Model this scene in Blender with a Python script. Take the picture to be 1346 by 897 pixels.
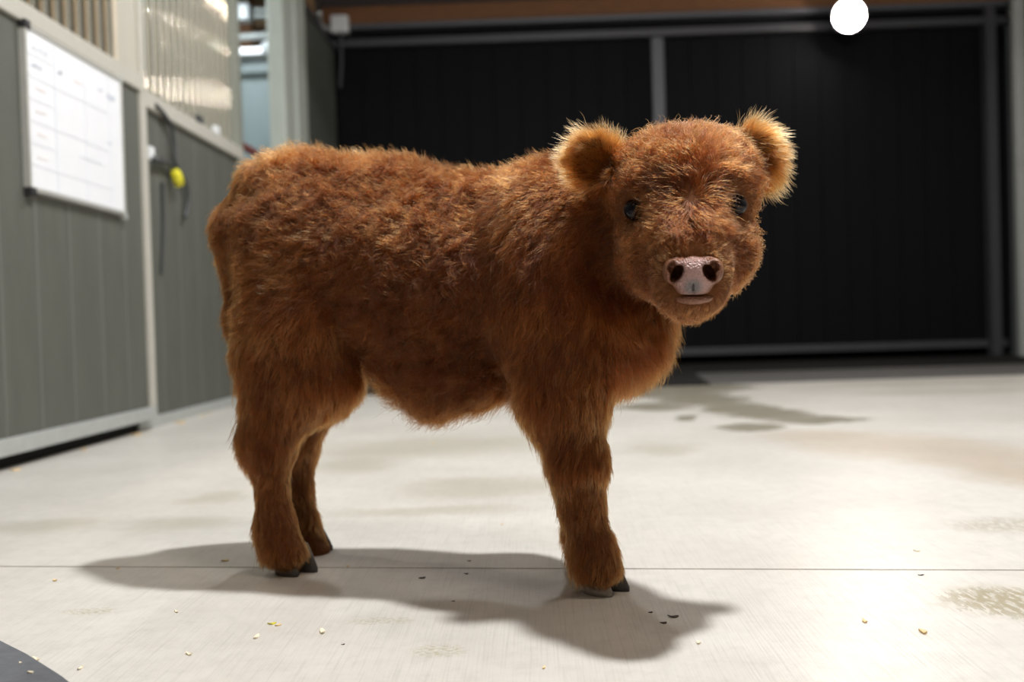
import bpy, bmesh, math, random
import numpy as np
from mathutils import Vector, Matrix, kdtree

# ------------------------------------------------------------------ reset
for o in list(bpy.data.objects):
    bpy.data.objects.remove(o)
scn = bpy.context.scene
COL = scn.collection
random.seed(7)
RNG = np.random.default_rng(11)

# ------------------------------------------------------------------ camera
F_PX, CAM_H = 1309.0, 0.42
def cam_rot(yaw, pit, rol):
    yaw, pit, rol = map(math.radians, (yaw, pit, rol))
    cy, sy, cp, sp, cr, sr = math.cos(yaw), math.sin(yaw), math.cos(pit), math.sin(pit), math.cos(rol), math.sin(rol)
    Ry = np.array([[cy, -sy, 0], [sy, cy, 0], [0, 0, 1]])
    B = np.array([[1, 0, 0], [0, 0, -1], [0, 1, 0]])
    Rx = np.array([[1, 0, 0], [0, cp, -sp], [0, sp, cp]])
    Rz = np.array([[cr, -sr, 0], [sr, cr, 0], [0, 0, 1]])
    return Rz @ Rx @ B @ Ry
CM = cam_rot(-1.3, 1.0, -1.7)
CP = np.array([0, 0, CAM_H])
cam = bpy.data.cameras.new('camera')
cam.sensor_width = 36.0
cam.lens = F_PX * 36.0 / 1346.0
cam.clip_start = 0.05
cam.dof.use_dof = True
cam.dof.focus_distance = 1.42
cam.dof.aperture_fstop = 2.8
cam_o = bpy.data.objects.new('camera', cam)
mw = Matrix(((CM[0][0], -CM[1][0], -CM[2][0], 0), (CM[0][1], -CM[1][1], -CM[2][1], 0),
             (CM[0][2], -CM[1][2], -CM[2][2], CAM_H), (0, 0, 0, 1)))
cam_o.matrix_world = mw
COL.objects.link(cam_o)
scn.camera = cam_o

def ray(px, py):
    return CM.T @ np.array([(px - 673) / F_PX, (py - 448.5) / F_PX, 1.0])
def fl(px, py, z=0.0):
    d = ray(px, py); return CP + d * (z - CAM_H) / d[2]
def atY(px, py, Y):
    d = ray(px, py); return CP + d * Y / d[1]
def atX(px, py, X):
    d = ray(px, py); return CP + d * X / d[0]

# ------------------------------------------------------------------ world, view
w = bpy.data.worlds.new('world'); scn.world = w; w.use_nodes = True
w.node_tree.nodes['Background'].inputs[0].default_value = (0.55, 0.6, 0.7, 1)
w.node_tree.nodes['Background'].inputs[1].default_value = 0.02
vs = scn.view_settings
vs.view_transform = 'Standard'; vs.look = 'None'; vs.exposure = 0.16; vs.gamma = 1.0
vs.use_curve_mapping = False

def area(name, loc, target, size, power, col=(1, 1, 1), shape='DISK', size_y=None, spread=180):
    l = bpy.data.lights.new(name, 'AREA'); l.shape = shape; l.size = size
    if size_y: l.size_y = size_y
    l.energy = power; l.color = col; l.spread = math.radians(spread)
    o = bpy.data.objects.new(name, l); o.location = loc
    o.rotation_euler = (Vector(target) - Vector(loc)).to_track_quat('-Z', 'Y').to_euler()
    COL.objects.link(o)
    return o
KEY = (1.05, 1.75, 4.45)
area('key_lamp_light', (KEY[0], KEY[1], KEY[2] - 0.012), (KEY[0], KEY[1], 0), 0.24, 250, (0.97, 0.985, 1.0))
FILL = [(-0.55, -0.9, 3.42), (3.2, 4.9, 3.42), (-0.3, 4.9, 3.42)]
FILLP = [8, 28, 54]
FILLC = [(1.0, .84, .70), (1.0, .90, .80), (.97, .99, 1.0)]
FILL_TUBE = (1.9, -0.6, 4.55)      # unseen tube, shaped for soft fill and bar reflections, built with the lamps below
for p_, e_, c_ in zip(FILL, FILLP, FILLC):
    area('barn_lamp_light', (p_[0], p_[1], p_[2] - 0.012), (p_[0], p_[1], 0), 0.12, e_, c_)
STALL_FILL = (-2.1, 3.3, 2.7)
area('stall_fill_light', (STALL_FILL[0], STALL_FILL[1], STALL_FILL[2] - .012), (STALL_FILL[0], STALL_FILL[1], 0), 0.12, 24, (1.0, 0.90, 0.75))  # added fill, brightens the stall between the bars; its fixture is unseen
FLOOD = atY(1117, 20, 8.8)
# the flood lamp's light comes from its glowing lens, built with the lamps below
SIDE_FILL = (-2.45, 7.0, 3.2)
area('side_room_fill_light', (SIDE_FILL[0], SIDE_FILL[1], SIDE_FILL[2] - .012), (SIDE_FILL[0], SIDE_FILL[1], 0), 0.12, 30, (0.85, 0.95, 1.0))  # added fill, brightens the blue grey panel; its fixture is unseen

# ------------------------------------------------------------------ helpers
def tag(o, label=None, cat=None, group=None, kind=None):
    if label: o['label'] = label
    if cat: o['category'] = cat
    if group: o['group'] = group
    if kind: o['kind'] = kind
    return o
def empty(name, loc=(0, 0, 0)):
    o = bpy.data.objects.new(name, None); o.location = loc; o.empty_display_size = 0.05
    COL.objects.link(o); return o
def outward(me):
    bm = bmesh.new(); bm.from_mesh(me); bmesh.ops.recalc_face_normals(bm, faces=bm.faces); bm.to_mesh(me); bm.free(); me.update()
def link(name, me, mat, parent=None):
    if len(me.polygons) < 2000: outward(me)
    o = bpy.data.objects.new(name, me)
    if mat is not None and not me.materials: me.materials.append(mat)
    COL.objects.link(o)
    if parent is not None:
        o.parent = parent
        o.matrix_parent_inverse = Matrix.Translation(-Vector(parent.location))
    return o
def bm_box(bm, x0, x1, y0, y1, z0, z1, bevel=0.0):
    r = bmesh.ops.create_cube(bm, size=1.0)
    for v in r['verts']:
        v.co = Vector(((x0 + x1) / 2 + v.co.x * (x1 - x0), (y0 + y1) / 2 + v.co.y * (y1 - y0), (z0 + z1) / 2 + v.co.z * (z1 - z0)))
    if bevel > 0:
        es = list({e for v in r['verts'] for e in v.link_edges})
        bmesh.ops.bevel(bm, geom=es, offset=bevel, segments=2, affect='EDGES', profile=0.7)
def mesh_of(bm, name, smooth=False):
    me = bpy.data.meshes.new(name); bm.normal_update(); bm.to_mesh(me); bm.free()
    if smooth:
        for p in me.polygons: p.use_smooth = True
    return me
def box(name, x0, x1, y0, y1, z0, z1, mat, parent=None, bevel=0.0):
    bm = bmesh.new(); bm_box(bm, min(x0, x1), max(x0, x1), min(y0, y1), max(y0, y1), min(z0, z1), max(z0, z1), bevel)
    return link(name, mesh_of(bm, name), mat, parent)
def tube(name, pts, r, mat, parent=None, seg=10, closed=False):
    """round tube swept along points, end caps closed; r number or list"""
    pts = [Vector(p) for p in pts]; n = len(pts)
    rs = r if isinstance(r, (list, tuple)) else [r] * n
    vs_, fs = [], []
    up = None
    for i, p in enumerate(pts):
        t = (pts[min(i + 1, n - 1)] - pts[max(i - 1, 0)]).normalized()
        if up is None:
            up = Vector((0, 0, 1)) if abs(t.z) < 0.9 else Vector((1, 0, 0))
        a = t.cross(up).normalized(); up = a.cross(t).normalized()
        for k in range(seg):
            an = 2 * math.pi * k / seg
            vs_.append(p + (a * math.cos(an) + up * math.sin(an)) * rs[i])
    for i in range(n - 1):
        for k in range(seg):
            fs.append((i * seg + k, i * seg + (k + 1) % seg, (i + 1) * seg + (k + 1) % seg, (i + 1) * seg + k))
    fs.append(tuple(range(seg))[::-1]); fs.append(tuple((n - 1) * seg + k for k in range(seg)))
    me = bpy.data.meshes.new(name); me.from_pydata([tuple(v) for v in vs_], [], fs)
    cap = set(range(seg)) | set(range((n - 1) * seg, n * seg))
    for p in me.polygons: p.use_smooth = len(p.vertices) == 4
    for e in me.edges:       # crisp rim so the side normals stay true
        a_, b_ = e.vertices
        if a_ in cap and b_ in cap and a_ // seg == b_ // seg: e.use_edge_sharp = True
    return link(name, me, mat, parent)
def smooth_path(pts, n=10):
    P = [Vector(p) for p in pts]; P = [P[0]] + P + [P[-1]]; out = []
    for i in range(1, len(P) - 2):
        for k in range(n):
            t = k / n
            out.append(0.5 * ((2 * P[i]) + (-P[i - 1] + P[i + 1]) * t + (2 * P[i - 1] - 5 * P[i] + 4 * P[i + 1] - P[i + 2]) * t * t
                              + (-P[i - 1] + 3 * P[i] - 3 * P[i + 1] + P[i + 2]) * t ** 3))
    out.append(P[-2]); return out

# ------------------------------------------------------------------ materials
class NT:
    def __init__(s, name):
        s.m = bpy.data.materials.new(name); s.m.use_nodes = True
        s.t = s.m.node_tree; s.n = s.t.nodes; s.l = s.t.links
        s.b = s.n['Principled BSDF']
    def node(s, ty, **kw):
        nd = s.n.new(ty)
        for k, v in kw.items():
            if k == 'inp':
                for a, b in v.items():
                    if isinstance(b, bpy.types.NodeSocket): s.l.new(b, nd.inputs[a])
                    else: nd.inputs[a].default_value = b
            else: setattr(nd, k, v)
        return nd
    def math(s, op, a, b=0.0, c=None, clamp=False):
        nd = s.n.new('ShaderNodeMath'); nd.operation = op; nd.use_clamp = clamp
        for i, v in enumerate((a, b, c)):
            if v is None: continue
            if isinstance(v, bpy.types.NodeSocket): s.l.new(v, nd.inputs[i])
            else: nd.inputs[i].default_value = v
        return nd.outputs[0]
    def mix(s, f, a, b):
        nd = s.n.new('ShaderNodeMix'); nd.data_type = 'RGBA'
        for i, v in ((0, f), (6, a), (7, b)):
            if isinstance(v, bpy.types.NodeSocket): s.l.new(v, nd.inputs[i])
            else: nd.inputs[i].default_value = v if i == 0 else (*v, 1)
        return nd.outputs[2]
    def noise(s, vec, scale, detail=4, rough=0.55, dist=0.0):
        return s.node('ShaderNodeTexNoise', inp={'Vector': vec, 'Scale': scale, 'Detail': detail, 'Roughness': rough, 'Distortion': dist}).outputs[0]
    def ramp(s, f, lo, hi):
        nd = s.node('ShaderNodeMapRange', inp={0: f, 1: lo, 2: hi}); nd.interpolation_type = 'SMOOTHSTEP'
        return nd.outputs[0]
    def coords(s, scale=(1, 1, 1)):
        tc = s.n.new('ShaderNodeTexCoord')
        mp = s.node('ShaderNodeMapping', inp={0: tc.outputs['Object'], 3: scale})
        return mp.outputs[0]
    def bump(s, h, strength, dist):
        nd = s.node('ShaderNodeBump', inp={'Strength': strength, 'Distance': dist, 'Height': h})
        s.l.new(nd.outputs[0], s.b.inputs['Normal'])
    def set(s, **kw):
        for k, v in kw.items():
            k = k.replace('_', ' ')
            if isinstance(v, bpy.types.NodeSocket): s.l.new(v, s.b.inputs[k])
            else: s.b.inputs[k].default_value = (*v, 1) if isinstance(v, tuple) and len(v) == 3 else v

def plain(name, col, rough=0.6, metal=0.0, var=0.12, scale=(6, 6, 6), spec=0.5, bump=0.0):
    m = NT(name); v = m.coords(scale)
    n = m.noise(v, 3.0, 5)
    c = m.mix(n, tuple(x * (1 - var) for x in col), tuple(min(1, x * (1 + var)) for x in col))
    m.set(Base_Color=c, Roughness=rough, Metallic=metal, Specular_IOR_Level=spec)
    if bump: m.bump(n, bump, 0.004)
    return m.m

M = {}
M['plank'] = plain('grey_plank', (0.092, 0.096, 0.080), 0.62, 0, 0.22, (40, 5, 1.2), bump=0.15)
M['plank_far'] = plain('grey_plank_far', (0.085, 0.095, 0.080), 0.6, 0, 0.22, (40, 5, 1.2), bump=0.15)
M['galv'] = plain('galvanised', (0.46, 0.48, 0.46), 0.45, 0.25, 0.15, (9, 9, 9))
M['trim'] = plain('beige_trim', (0.50, 0.48, 0.42), 0.5, 0.1, 0.1, (9, 9, 9))
M['bar'] = plain('bar_metal', (0.50, 0.47, 0.40), 0.45, 0.1, 0.12, (9, 9, 2))
M['black_panel'] = plain('black_panel', (0.006, 0.0065, 0.008), 0.65, 0, 0.35, (25, 25, 0.8), spec=0.08, bump=0.2)
M['dark_steel'] = plain('dark_steel', (0.055, 0.057, 0.064), 0.5, 0.1, 0.2, (8, 8, 8))
M['mid_steel'] = plain('mid_steel', (0.095, 0.10, 0.115), 0.5, 0.1, 0.2, (8, 8, 8))
M['wood'] = plain('brown_wood', (0.19, 0.080, 0.028), 0.7, 0, 0.45, (3, 3, 30), bump=0.2)
M['wood_light'] = plain('stall_wood', (0.22, 0.13, 0.060), 0.7, 0, 0.35, (3, 4, 1), bump=0.2)
M['ceil'] = plain('ceiling_panel', (0.055, 0.045, 0.045), 0.8, 0, 0.2)
M['wallpaint'] = plain('wall_metal', (0.20, 0.21, 0.19), 0.6, 0, 0.12)
M['bluepanel'] = plain('blue_grey_panel', (0.36, 0.42, 0.42), 0.5, 0, 0.12, (12, 12, 1))
M['post'] = plain('green_grey_post', (0.52, 0.56, 0.50), 0.5, 0.05, 0.12, (9, 9, 2))
M['end'] = plain('olive_grey_trim', (0.25, 0.26, 0.22), 0.5, 0.05, 0.12, (9, 9, 2))
M['strip'] = plain('pale_joint_strip', (0.150, 0.155, 0.138), 0.6, 0, 0.1, (9, 9, 2))
M['white'] = plain('white_plastic', (0.78, 0.80, 0.82), 0.35, 0, 0.04)
M['board'] = plain('whiteboard_face', (0.86, 0.87, 0.90), 0.22, 0, 0.02)
M['alu'] = plain('aluminium', (0.62, 0.62, 0.58), 0.35, 0.5, 0.08)
M['black'] = plain('black_plastic', (0.02, 0.02, 0.022), 0.45, 0, 0.2)
M['rubber'] = plain('grey_rubber', (0.10, 0.105, 0.115), 0.75, 0, 0.35, (14, 14, 14), bump=0.3)
M['flat_black'] = plain('matte_black', (0.012, 0.011, 0.010), 0.8, 0, 0.4, (9, 9, 9), spec=0.2)  # flat black: far floor layer, shade under stall door, darkness outside
M['far_floor'] = plain('dark_far_floor', (0.085, 0.083, 0.078), 0.75, 0, 0.25, (4, 4, 4))
M['yellow'] = plain('yellow_plastic', (0.75, 0.68, 0.03), 0.35, 0, 0.08)
M['cable'] = plain('cable', (0.045, 0.048, 0.050), 0.5, 0, 0.1)
M['red'] = plain('dark_red', (0.10, 0.018, 0.014), 0.5, 0, 0.2)
M['ink'] = plain('faint_blue_ink', (0.70, 0.73, 0.79), 0.4, 0, 0.1)
M['ink_dark'] = plain('dark_blue_ink', (0.44, 0.48, 0.56), 0.4, 0, 0.1)
M['ink_pink'] = plain('pink_ink', (0.85, 0.76, 0.73), 0.4, 0, 0.1)
M['straw'] = plain('straw', (0.72, 0.52, 0.26), 0.6, 0, 0.25, (90, 90, 90))
M['straw_pale'] = plain('pale_shaving', (0.80, 0.70, 0.52), 0.6, 0, 0.15, (90, 90, 90))
M['crumb'] = plain('dark_crumb', (0.055, 0.040, 0.030), 0.7, 0, 0.3, (90, 90, 90))
M['yellow_leaf'] = plain('yellow_leaf', (0.62, 0.55, 0.06), 0.6, 0, 0.3, (90, 90, 90))
m = NT('lamp_glow'); m.set(Base_Color=(1.0, 1.0, 1.0), Emission_Color=(1.0, 0.90, 0.82), Emission_Strength=180.0); M['glow'] = m.m
m = NT('fill_tube_glow'); m.set(Base_Color=(1.0, 1.0, 1.0), Emission_Color=(1.0, 0.86, 0.73), Emission_Strength=215.0); M['fill_tube_glow'] = m.m
m = NT('tube_glow'); m.set(Base_Color=(1.0, 1.0, 1.0), Emission_Color=(0.9, 0.96, 1.0), Emission_Strength=1.6); M['tube'] = m.m
m = NT('grille_bar'); v = m.coords((9, 9, 2)); n = m.noise(v, 4, 4)
m.set(Base_Color=m.mix(n, (0.60, 0.58, 0.49), (0.70, 0.68, 0.58)), Roughness=0.06, Metallic=0.75, Coat_Weight=0.8, Coat_Roughness=0.03); M['barm'] = m.m

# concrete floor
m = NT('concrete'); v = m.coords()
sep = m.node('ShaderNodeSeparateXYZ', inp={0: v}); X, Y = sep.outputs[0], sep.outputs[1]
wob = m.math('MULTIPLY', m.math('SUBTRACT', m.noise(v, 5.0, 4), 0.5), 0.34)
wob2 = m.math('MULTIPLY', m.math('SUBTRACT', m.noise(m.node('ShaderNodeMapping', inp={0: v, 1: (5, 3, 0)}).outputs[0], 4.0, 4), 0.5), 0.34)
def blob(cx, cy, rx, ry, rot=0.0, soft=(1.5, 0.25), wf=1.2):
    dx = m.math('ADD', m.math('SUBTRACT', X, cx), m.math('MULTIPLY', wob, wf))
    dy = m.math('ADD', m.math('SUBTRACT', Y, cy), m.math('MULTIPLY', wob2, wf))
    c, s = math.cos(rot), math.sin(rot)
    a = m.math('ADD', m.math('MULTIPLY', dx, c / rx), m.math('MULTIPLY', dy, s / rx))
    b = m.math('ADD', m.math('MULTIPLY', dx, -s / ry), m.math('MULTIPLY', dy, c / ry))
    r = m.math('SQRT', m.math('ADD', m.math('MULTIPLY', a, a), m.math('MULTIPLY', b, b)))
    return m.ramp(r, soft[0], soft[1])
def blobs(lst):
    out = None
    for a in lst:
        q = blob(*a)
        out = q if out is None else m.math('MAXIMUM', out, q)
    return out
n1 = m.noise(v, 2.2, 6, 0.6); n2 = m.noise(v, 26, 6, 0.7)
col = m.mix(m.ramp(n1, 0.35, 0.68), (0.560, 0.530, 0.480), (0.640, 0.610, 0.560))
col = m.mix(m.math('MULTIPLY', m.ramp(n2, 0.40, 0.75), 0.5), col, (0.47, 0.445, 0.40))
STAIN = True
M['_floor'] = (m, v, X, Y, n1, n2, col)
def finish_floor():
    global col
    c = col
    def pe(lst, soft=(1.45, .35), wf=.8):
        out = []
        for (px, py, wx, wy) in lst:      # patch centres and half-sizes seen in the photograph, laid on the floor
            p = fl(px, py); out.append((p[0], p[1], wx * p[1] / F_PX, wy * p[1] ** 2 / (CAM_H * F_PX), 0, soft, wf * min(1.5, p[1] / 3)))
        return blobs(out)
    o1 = pe([(560, 588, 150, 14), (660, 582, 60, 8), (640, 640, 110, 14), (470, 610, 60, 12), (290, 652, 40, 7), (230, 690, 90, 10), (870, 590, 60, 9), (60, 690, 80, 10), (560, 672, 120, 8)])
    c = m.mix(m.math('MULTIPLY', o1, 0.46), c, (0.36, 0.335, 0.245))
    o2 = pe([(905, 510, 80, 7), (880, 515, 70, 10), (920, 525, 60, 9), (970, 537, 50, 8), (1010, 545, 60, 7), (1070, 552, 60, 5), (985, 562, 40, 6), (905, 550, 20, 4), (860, 535, 50, 6)], (1.3, .6), .55)
    c = m.mix(m.math('MULTIPLY', o2, 0.80), c, (0.22, 0.195, 0.130))
    o3 = pe([(1180, 585, 130, 16), (1280, 600, 110, 20), (1340, 620, 80, 25), (1100, 575, 90, 10)])
    c = m.mix(m.math('MULTIPLY', o3, 0.62), c, (0.41, 0.325, 0.230))
    o3b = pe([(1180, 506, 200, 3), (1250, 515, 120, 3)])
    c = m.mix(m.math('MULTIPLY', o3b, 0.35), c, (0.40, 0.36, 0.27))
    # olive-brown wet puddle stain bottom right
    q = fl(1325, 790); q2 = fl(1330, 690)
    o4 = blob(q[0], q[1], .095, .085, 0, (1.25, .5), .3)
    sp = m.ramp(m.noise(m.node('ShaderNodeMapping', inp={0: v, 3: (55, 16, 1)}).outputs[0], 2.0, 4), .40, .56)
    o4 = m.math('MULTIPLY', o4, m.math('ADD', m.math('MULTIPLY', sp, .6), .4))
    c = m.mix(m.math('MULTIPLY', o4, 0.8), c, (0.30, 0.25, 0.14))
    o5 = m.math('MULTIPLY', blob(q2[0], q2[1], .14, .09, 0, (1.2, .4), .3), sp)
    c = m.mix(m.math('MULTIPLY', o5, 0.6), c, (0.33, 0.29, 0.21))
    # hoof print smudges near the camera
    k = [fl(575, 858), fl(120, 803), fl(500, 815), fl(830, 875)]
    o6 = blobs([(k[0][0], k[0][1], .040, .028, 0, (1.2, .5), .15), (k[1][0], k[1][1], .055, .022, 0, (1.2, .5), .15), (k[2][0], k[2][1], .060, .020, 0, (1.2, .5), .15)])
    sp2 = m.ramp(m.noise(m.node('ShaderNodeMapping', inp={0: v, 3: (60, 120, 1)}).outputs[0], 2.0, 3), .47, .58)
    c = m.mix(m.math('MULTIPLY', m.math('MULTIPLY', o6, sp2), 0.6), c, (0.33, 0.29, 0.15))
    # brushed finish, fine lines running up the aisle
    br = m.noise(m.node('ShaderNodeMapping', inp={0: v, 2: (0, 0, -.16), 3: (170, 3.0, 1)}).outputs[0], 2.0, 3, 0.6)
    c = m.mix(m.math('MULTIPLY', m.ramp(br, .48, .70), 0.30), c, (0.36, 0.34, 0.31))
    wet = m.math('MAXIMUM', o2, o4)
    rgh = m.math('SUBTRACT', m.math('ADD', 0.24, m.math('MULTIPLY', n2, 0.14)), m.math('MULTIPLY', wet, 0.08))
    h = m.math('ADD', m.math('MULTIPLY', br, 1.0), m.math('MULTIPLY', n2, 0.5))
    m.bump(h, 0.22, 0.002)
    m.set(Base_Color=c, Roughness=rgh, Specular_IOR_Level=0.22)
finish_floor()
M['concrete'] = m.m; M.pop('_floor')

# ------------------------------------------------------------------ the setting
XW = -1.73          # left wall face
XD = -1.68          # stall door face
YB = 9.05           # big door plane
XR = 4.30           # right wall
ZC = 4.80           # ceiling

def poly_slab(name, pts, z0, z1, mat, parent=None, bevel=0.0):
    bm = bmesh.new()
    vs_ = [bm.verts.new((p[0], p[1], z1)) for p in pts]
    f = bm.faces.new(vs_)
    r = bmesh.ops.extrude_face_region(bm, geom=[f])
    for v_ in r['geom']:
        if isinstance(v_, bmesh.types.BMVert): v_.co.z = z0
    bmesh.ops.recalc_face_normals(bm, faces=bm.faces)
    if bevel:
        es = [e for e in bm.edges if all(abs(v_.co.z - z1) < 1e-6 for v_ in e.verts)]
        bmesh.ops.bevel(bm, geom=es, offset=bevel, segments=2, affect='EDGES')
    return link(name, mesh_of(bm, name), mat, parent)
jl, jr = fl(0, 745), fl(1346, 750)
sl = (jr[1] - jl[1]) / (jr[0] - jl[0])
jy = lambda x: jl[1] + sl * (x - jl[0])
XL0 = -3.3
floor = box('floor', XL0, XR + 0.2, -3.6, YB + 1.0, -0.16, -0.10, M['crumb']); tag(floor, kind='structure')
g = 0.0022
poly_slab('slab', [(XL0, -3.6), (XR + .2, -3.6), (XR + .2, jy(XR + .2) - g), (XL0, jy(XL0) - g)], -0.10, 0.0, M['concrete'], floor, 0.0015)
poly_slab('slab', [(XL0, jy(XL0) + g), (XR + .2, jy(XR + .2) + g), (XR + .2, 6.42), (0.0, 6.22), (XL0, 6.1)], -0.10, 0.0, M['concrete'], floor, 0.0015)
poly_slab('slab', [(XL0, 6.1), (0.0, 6.22), (XR + .2, 6.42), (XR + .2, YB + 1.0), (XL0, YB + 1.0)], -0.10, -0.004, M['far_floor'], floor)  # darker grey stretch of floor before the big doors

ceiling = box('ceiling', XL0, XR + .2, -3.7, YB + .4, ZC, ZC + .1, M['ceil']); tag(ceiling, kind='structure')
for i in range(6):
    box('purlin', XL0, XR, -2.6 + i * 2.0, -2.52 + i * 2.0, ZC - .18, ZC + .01, M['wood'], ceiling)
wr = box('wall_right', XR, XR + .1, -3.6, YB, 0, ZC, M['wallpaint']); tag(wr, kind='structure')
wq = box('wall_rear', XL0, XR, -3.7, -3.6, 0, ZC, M['wallpaint']); tag(wq, kind='structure')

# --- stall door (front of left wall): planks, rail, trim, post, bars
d1 = empty('door_1', (XD, 3.2, 0.05)); tag(d1, kind='structure')
seams = [1.62, 1.88, 2.14, 2.40, 2.64, 2.885, 3.13, 3.365, 3.613, 3.865, 4.10, 4.30]
for a, b in zip(seams[:-1], seams[1:]):
    box('plank', XD - .035, XD - .008 - random.uniform(0, .002), a + .0025, b - .0025, .095, 1.49, M['plank'], d1, .003)
for a in seams[1:-1]:
    box('joint_strip', XD - .034, XD - .0075, a - .0045, a + .0045, .10, 1.485, M['strip'], d1)
box('backing', XD - .05, XD - .035, 1.6, 4.30, .06, 1.52, M['dark_steel'], d1)
box('bottom_rail', XD - .045, XD + .006, 1.6, 4.36, .048, .103, M['galv'], d1, .004)
box('top_rail', XD - .045, XD + .008, 1.6, 4.36, 1.478, 1.545, M['trim'], d1, .006)
box('end_post', XD - .045, XD + .006, 4.298, 4.358, .10, 3.0, M['trim'], d1, .006)
box('head_rail', XD - .045, XD + .008, 1.6, 4.36, 2.93, 3.0, M['trim'], d1, .005)
bar_me = tube('bar_proto', [(0, 0, 1.54), (0, 0, 2.94)], .0125, M['barm'], None, 14)
def bar_at(x, y, parent):
    o = bpy.data.objects.new('bar', bar_me.data); COL.objects.link(o); o.location = (x, y, 0); o.parent = parent
    o.matrix_parent_inverse = Matrix.Translation(-Vector(parent.location))
yb = 3.32 - .0895 * 16
while yb < 4.09:
    bar_at(XD - .018, yb, d1); yb += .0895
box('sheet', XD - .028, XD - .008, 4.105, 4.30, 1.54, 2.94, M['bar'], d1, .003)
# stall behind the bars
ws = empty('wall_stall', (-2.5, 3, 0)); tag(ws, kind='structure')
for i in range(13):
    box('plank', -2.52, -2.49, 1.0 + i * .30, 1.294 + i * .30, 0, ZC, M['wood_light'], ws, .004)
# black strip puts the shade of the gap under the door into colour
tag(box('gap_shade', XD - .12, XD - .05, 1.6, 4.27, 0, .06, M['flat_black']), kind='structure')
tag(box('wall_near', XW - .09, XW, -3.6, 1.6, 0, 3.0, M['plank']), kind='structure')

# --- second section of left wall
wl = empty('wall_left', (XW, 5.1, 0)); tag(wl, kind='structure')
ys = 4.36
while ys < 5.90:
    e = min(ys + .26, 5.93)
    box('plank', XW - .04, XW - .004, ys + .002, e - .002, .05, 1.46, M['plank'], wl, .003)
    if e < 5.9: box('joint_strip', XW - .038, XW - .0035, e - .0045, e + .0045, .048, 1.45, M['strip'], wl)
    ys = e
box('backing', XW - .09, XW - .04, 4.2, 5.95, 0, 1.46, M['dark_steel'], wl)
box('skirting', XW - .04, XW + .012, 4.27, 5.95, 0, .050, M['galv'], wl, .004)
box('ledge', XW - .04, XW + .020, 4.362, 5.955, 1.445, 1.515, M['trim'], wl, .006)
yb = 4.42
while yb < 5.87:
    bar_at(XW - .012, yb, wl); yb += .091
bpy.data.objects.remove(bar_me)
box('stall_panel', XW - .07, XW - .05, 4.36, 5.95, 1.4, 3.0, M['trim'], wl)
box('end_trim', XW - .09, XW + .018, 5.88, 5.96, .05, 3.0, M['end'], wl, .005)
box('end_seal', XW - .09, XW + .006, 5.96, 5.985, 0, 3.0, M['black'], wl)
# cheek of the opening, two posts, and far wall section
box('post', XW - .10, XW + .015, 7.04, 7.33, 0, 3.5, M['post'], wl, .012)
box('post', XW - .10, XW + .015, 7.44, 7.77, 0, 3.5, M['post'], wl, .012)
box('post_channel', XW - .10, XW - .03, 7.33, 7.44, 0, 3.5, M['dark_steel'], wl)
yy = 7.77
while yy < YB - .01:
    e = min(yy + .26, YB)
    box('plank', XW - .06, XW - .012, yy + .002, e - .002, 0, 2.96, M['plank_far'], wl, .003)
    yy = e
box('top_trim', XW - .06, XW + .004, 7.77, YB, 2.94, 3.0, M['dark_steel'], wl)
box('upper_cladding', XW - .16, XW - .10, -3.6, YB + .2, 3.0, ZC, M['ceil'], wl)
# side room seen through the opening
wsr = empty('wall_side_room', (-2.4, 8.2, 0)); tag(wsr, kind='structure')
for i in range(5):
    box('panel', -3.25 + i * .30, -2.953 + i * .30, 8.2, 8.24, 0, 2.66, M['bluepanel'], wsr, .003)
box('panel_head', -3.25, -1.76, 8.2, 8.26, 2.66, 2.71, M['galv'], wsr, .004)
for i in range(5):
    box('plank', -3.25, -1.76, 8.32, 8.36, 2.68 + i * .18, 2.855 + i * .18, M['wood_light'], wsr, .004)
tag(box('wall_side_back', -3.3, -3.25, 4.9, 8.4, 0, ZC, M['wallpaint']), kind='structure')
tag(box('wall_side_near', -3.3, XW - .09, 4.9, 4.95, 0, ZC, M['wallpaint']), kind='structure')

# --- big sliding doors at the back
XS = atY(865, 100, YB)[0]
zr = atY(1100, 465, YB)[2]
ztop = 2.97
def big_door(name, x0, x1):
    d = empty(name, ((x0 + x1) / 2, YB, .1)); tag(d, kind='structure')
    n = round((x1 - x0) / .24)
    for i in range(n):
        a = x0 + (x1 - x0) * i / n; b = x0 + (x1 - x0) * (i + 1) / n
        box('plank', a + .002, b - .002, YB, YB + .03 + .004 * (i % 2), .10, ztop, M['black_panel'], d, .004)
    box('bottom_rail', x0, x1, YB - .02, YB + .02, .085, .150, M['dark_steel'], d, .005)
    box('backing', x0, x1, YB + .034, YB + .05, .09, ztop, M['black_panel'], d)
    return d
dA = big_door('door_2', XW, XS - .055)
dB = big_door('door_3', XS + .055, XR - .05)
box('stile', XS - .055, XS + .052, YB - .035, YB + .04, .085, ztop, M['mid_steel'], dB, .006)
wb = empty('wall_back', (1.3, YB + .1, 0)); tag(wb, kind='structure')
box('track', XW - .1, XR, YB - .08, YB + .06, 2.955, 3.02, M['dark_steel'], wb, .006)
box('fascia', XW - .1, XR, YB - .02, YB + .06, 3.02, 3.12, M['black_panel'], wb)
box('track_cover', XW - .1, XR, YB - .12, YB - .02, 3.10, 3.145, M['mid_steel'], wb, .006)
box('header_beam', XW - .1, XR, YB - .08, YB + .06, 3.145, 3.31, M['wood'], wb, .006)
box('upper_panel', XW - .1, XR, YB, YB + .06, 3.31, ZC, M['ceil'], wb)
box('outer_dark', XL0, XR + .2, YB + .45, YB + .5, 0, ZC, M['flat_black'], wb)  # black sheet stands in for the darkness outside the doors
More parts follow.
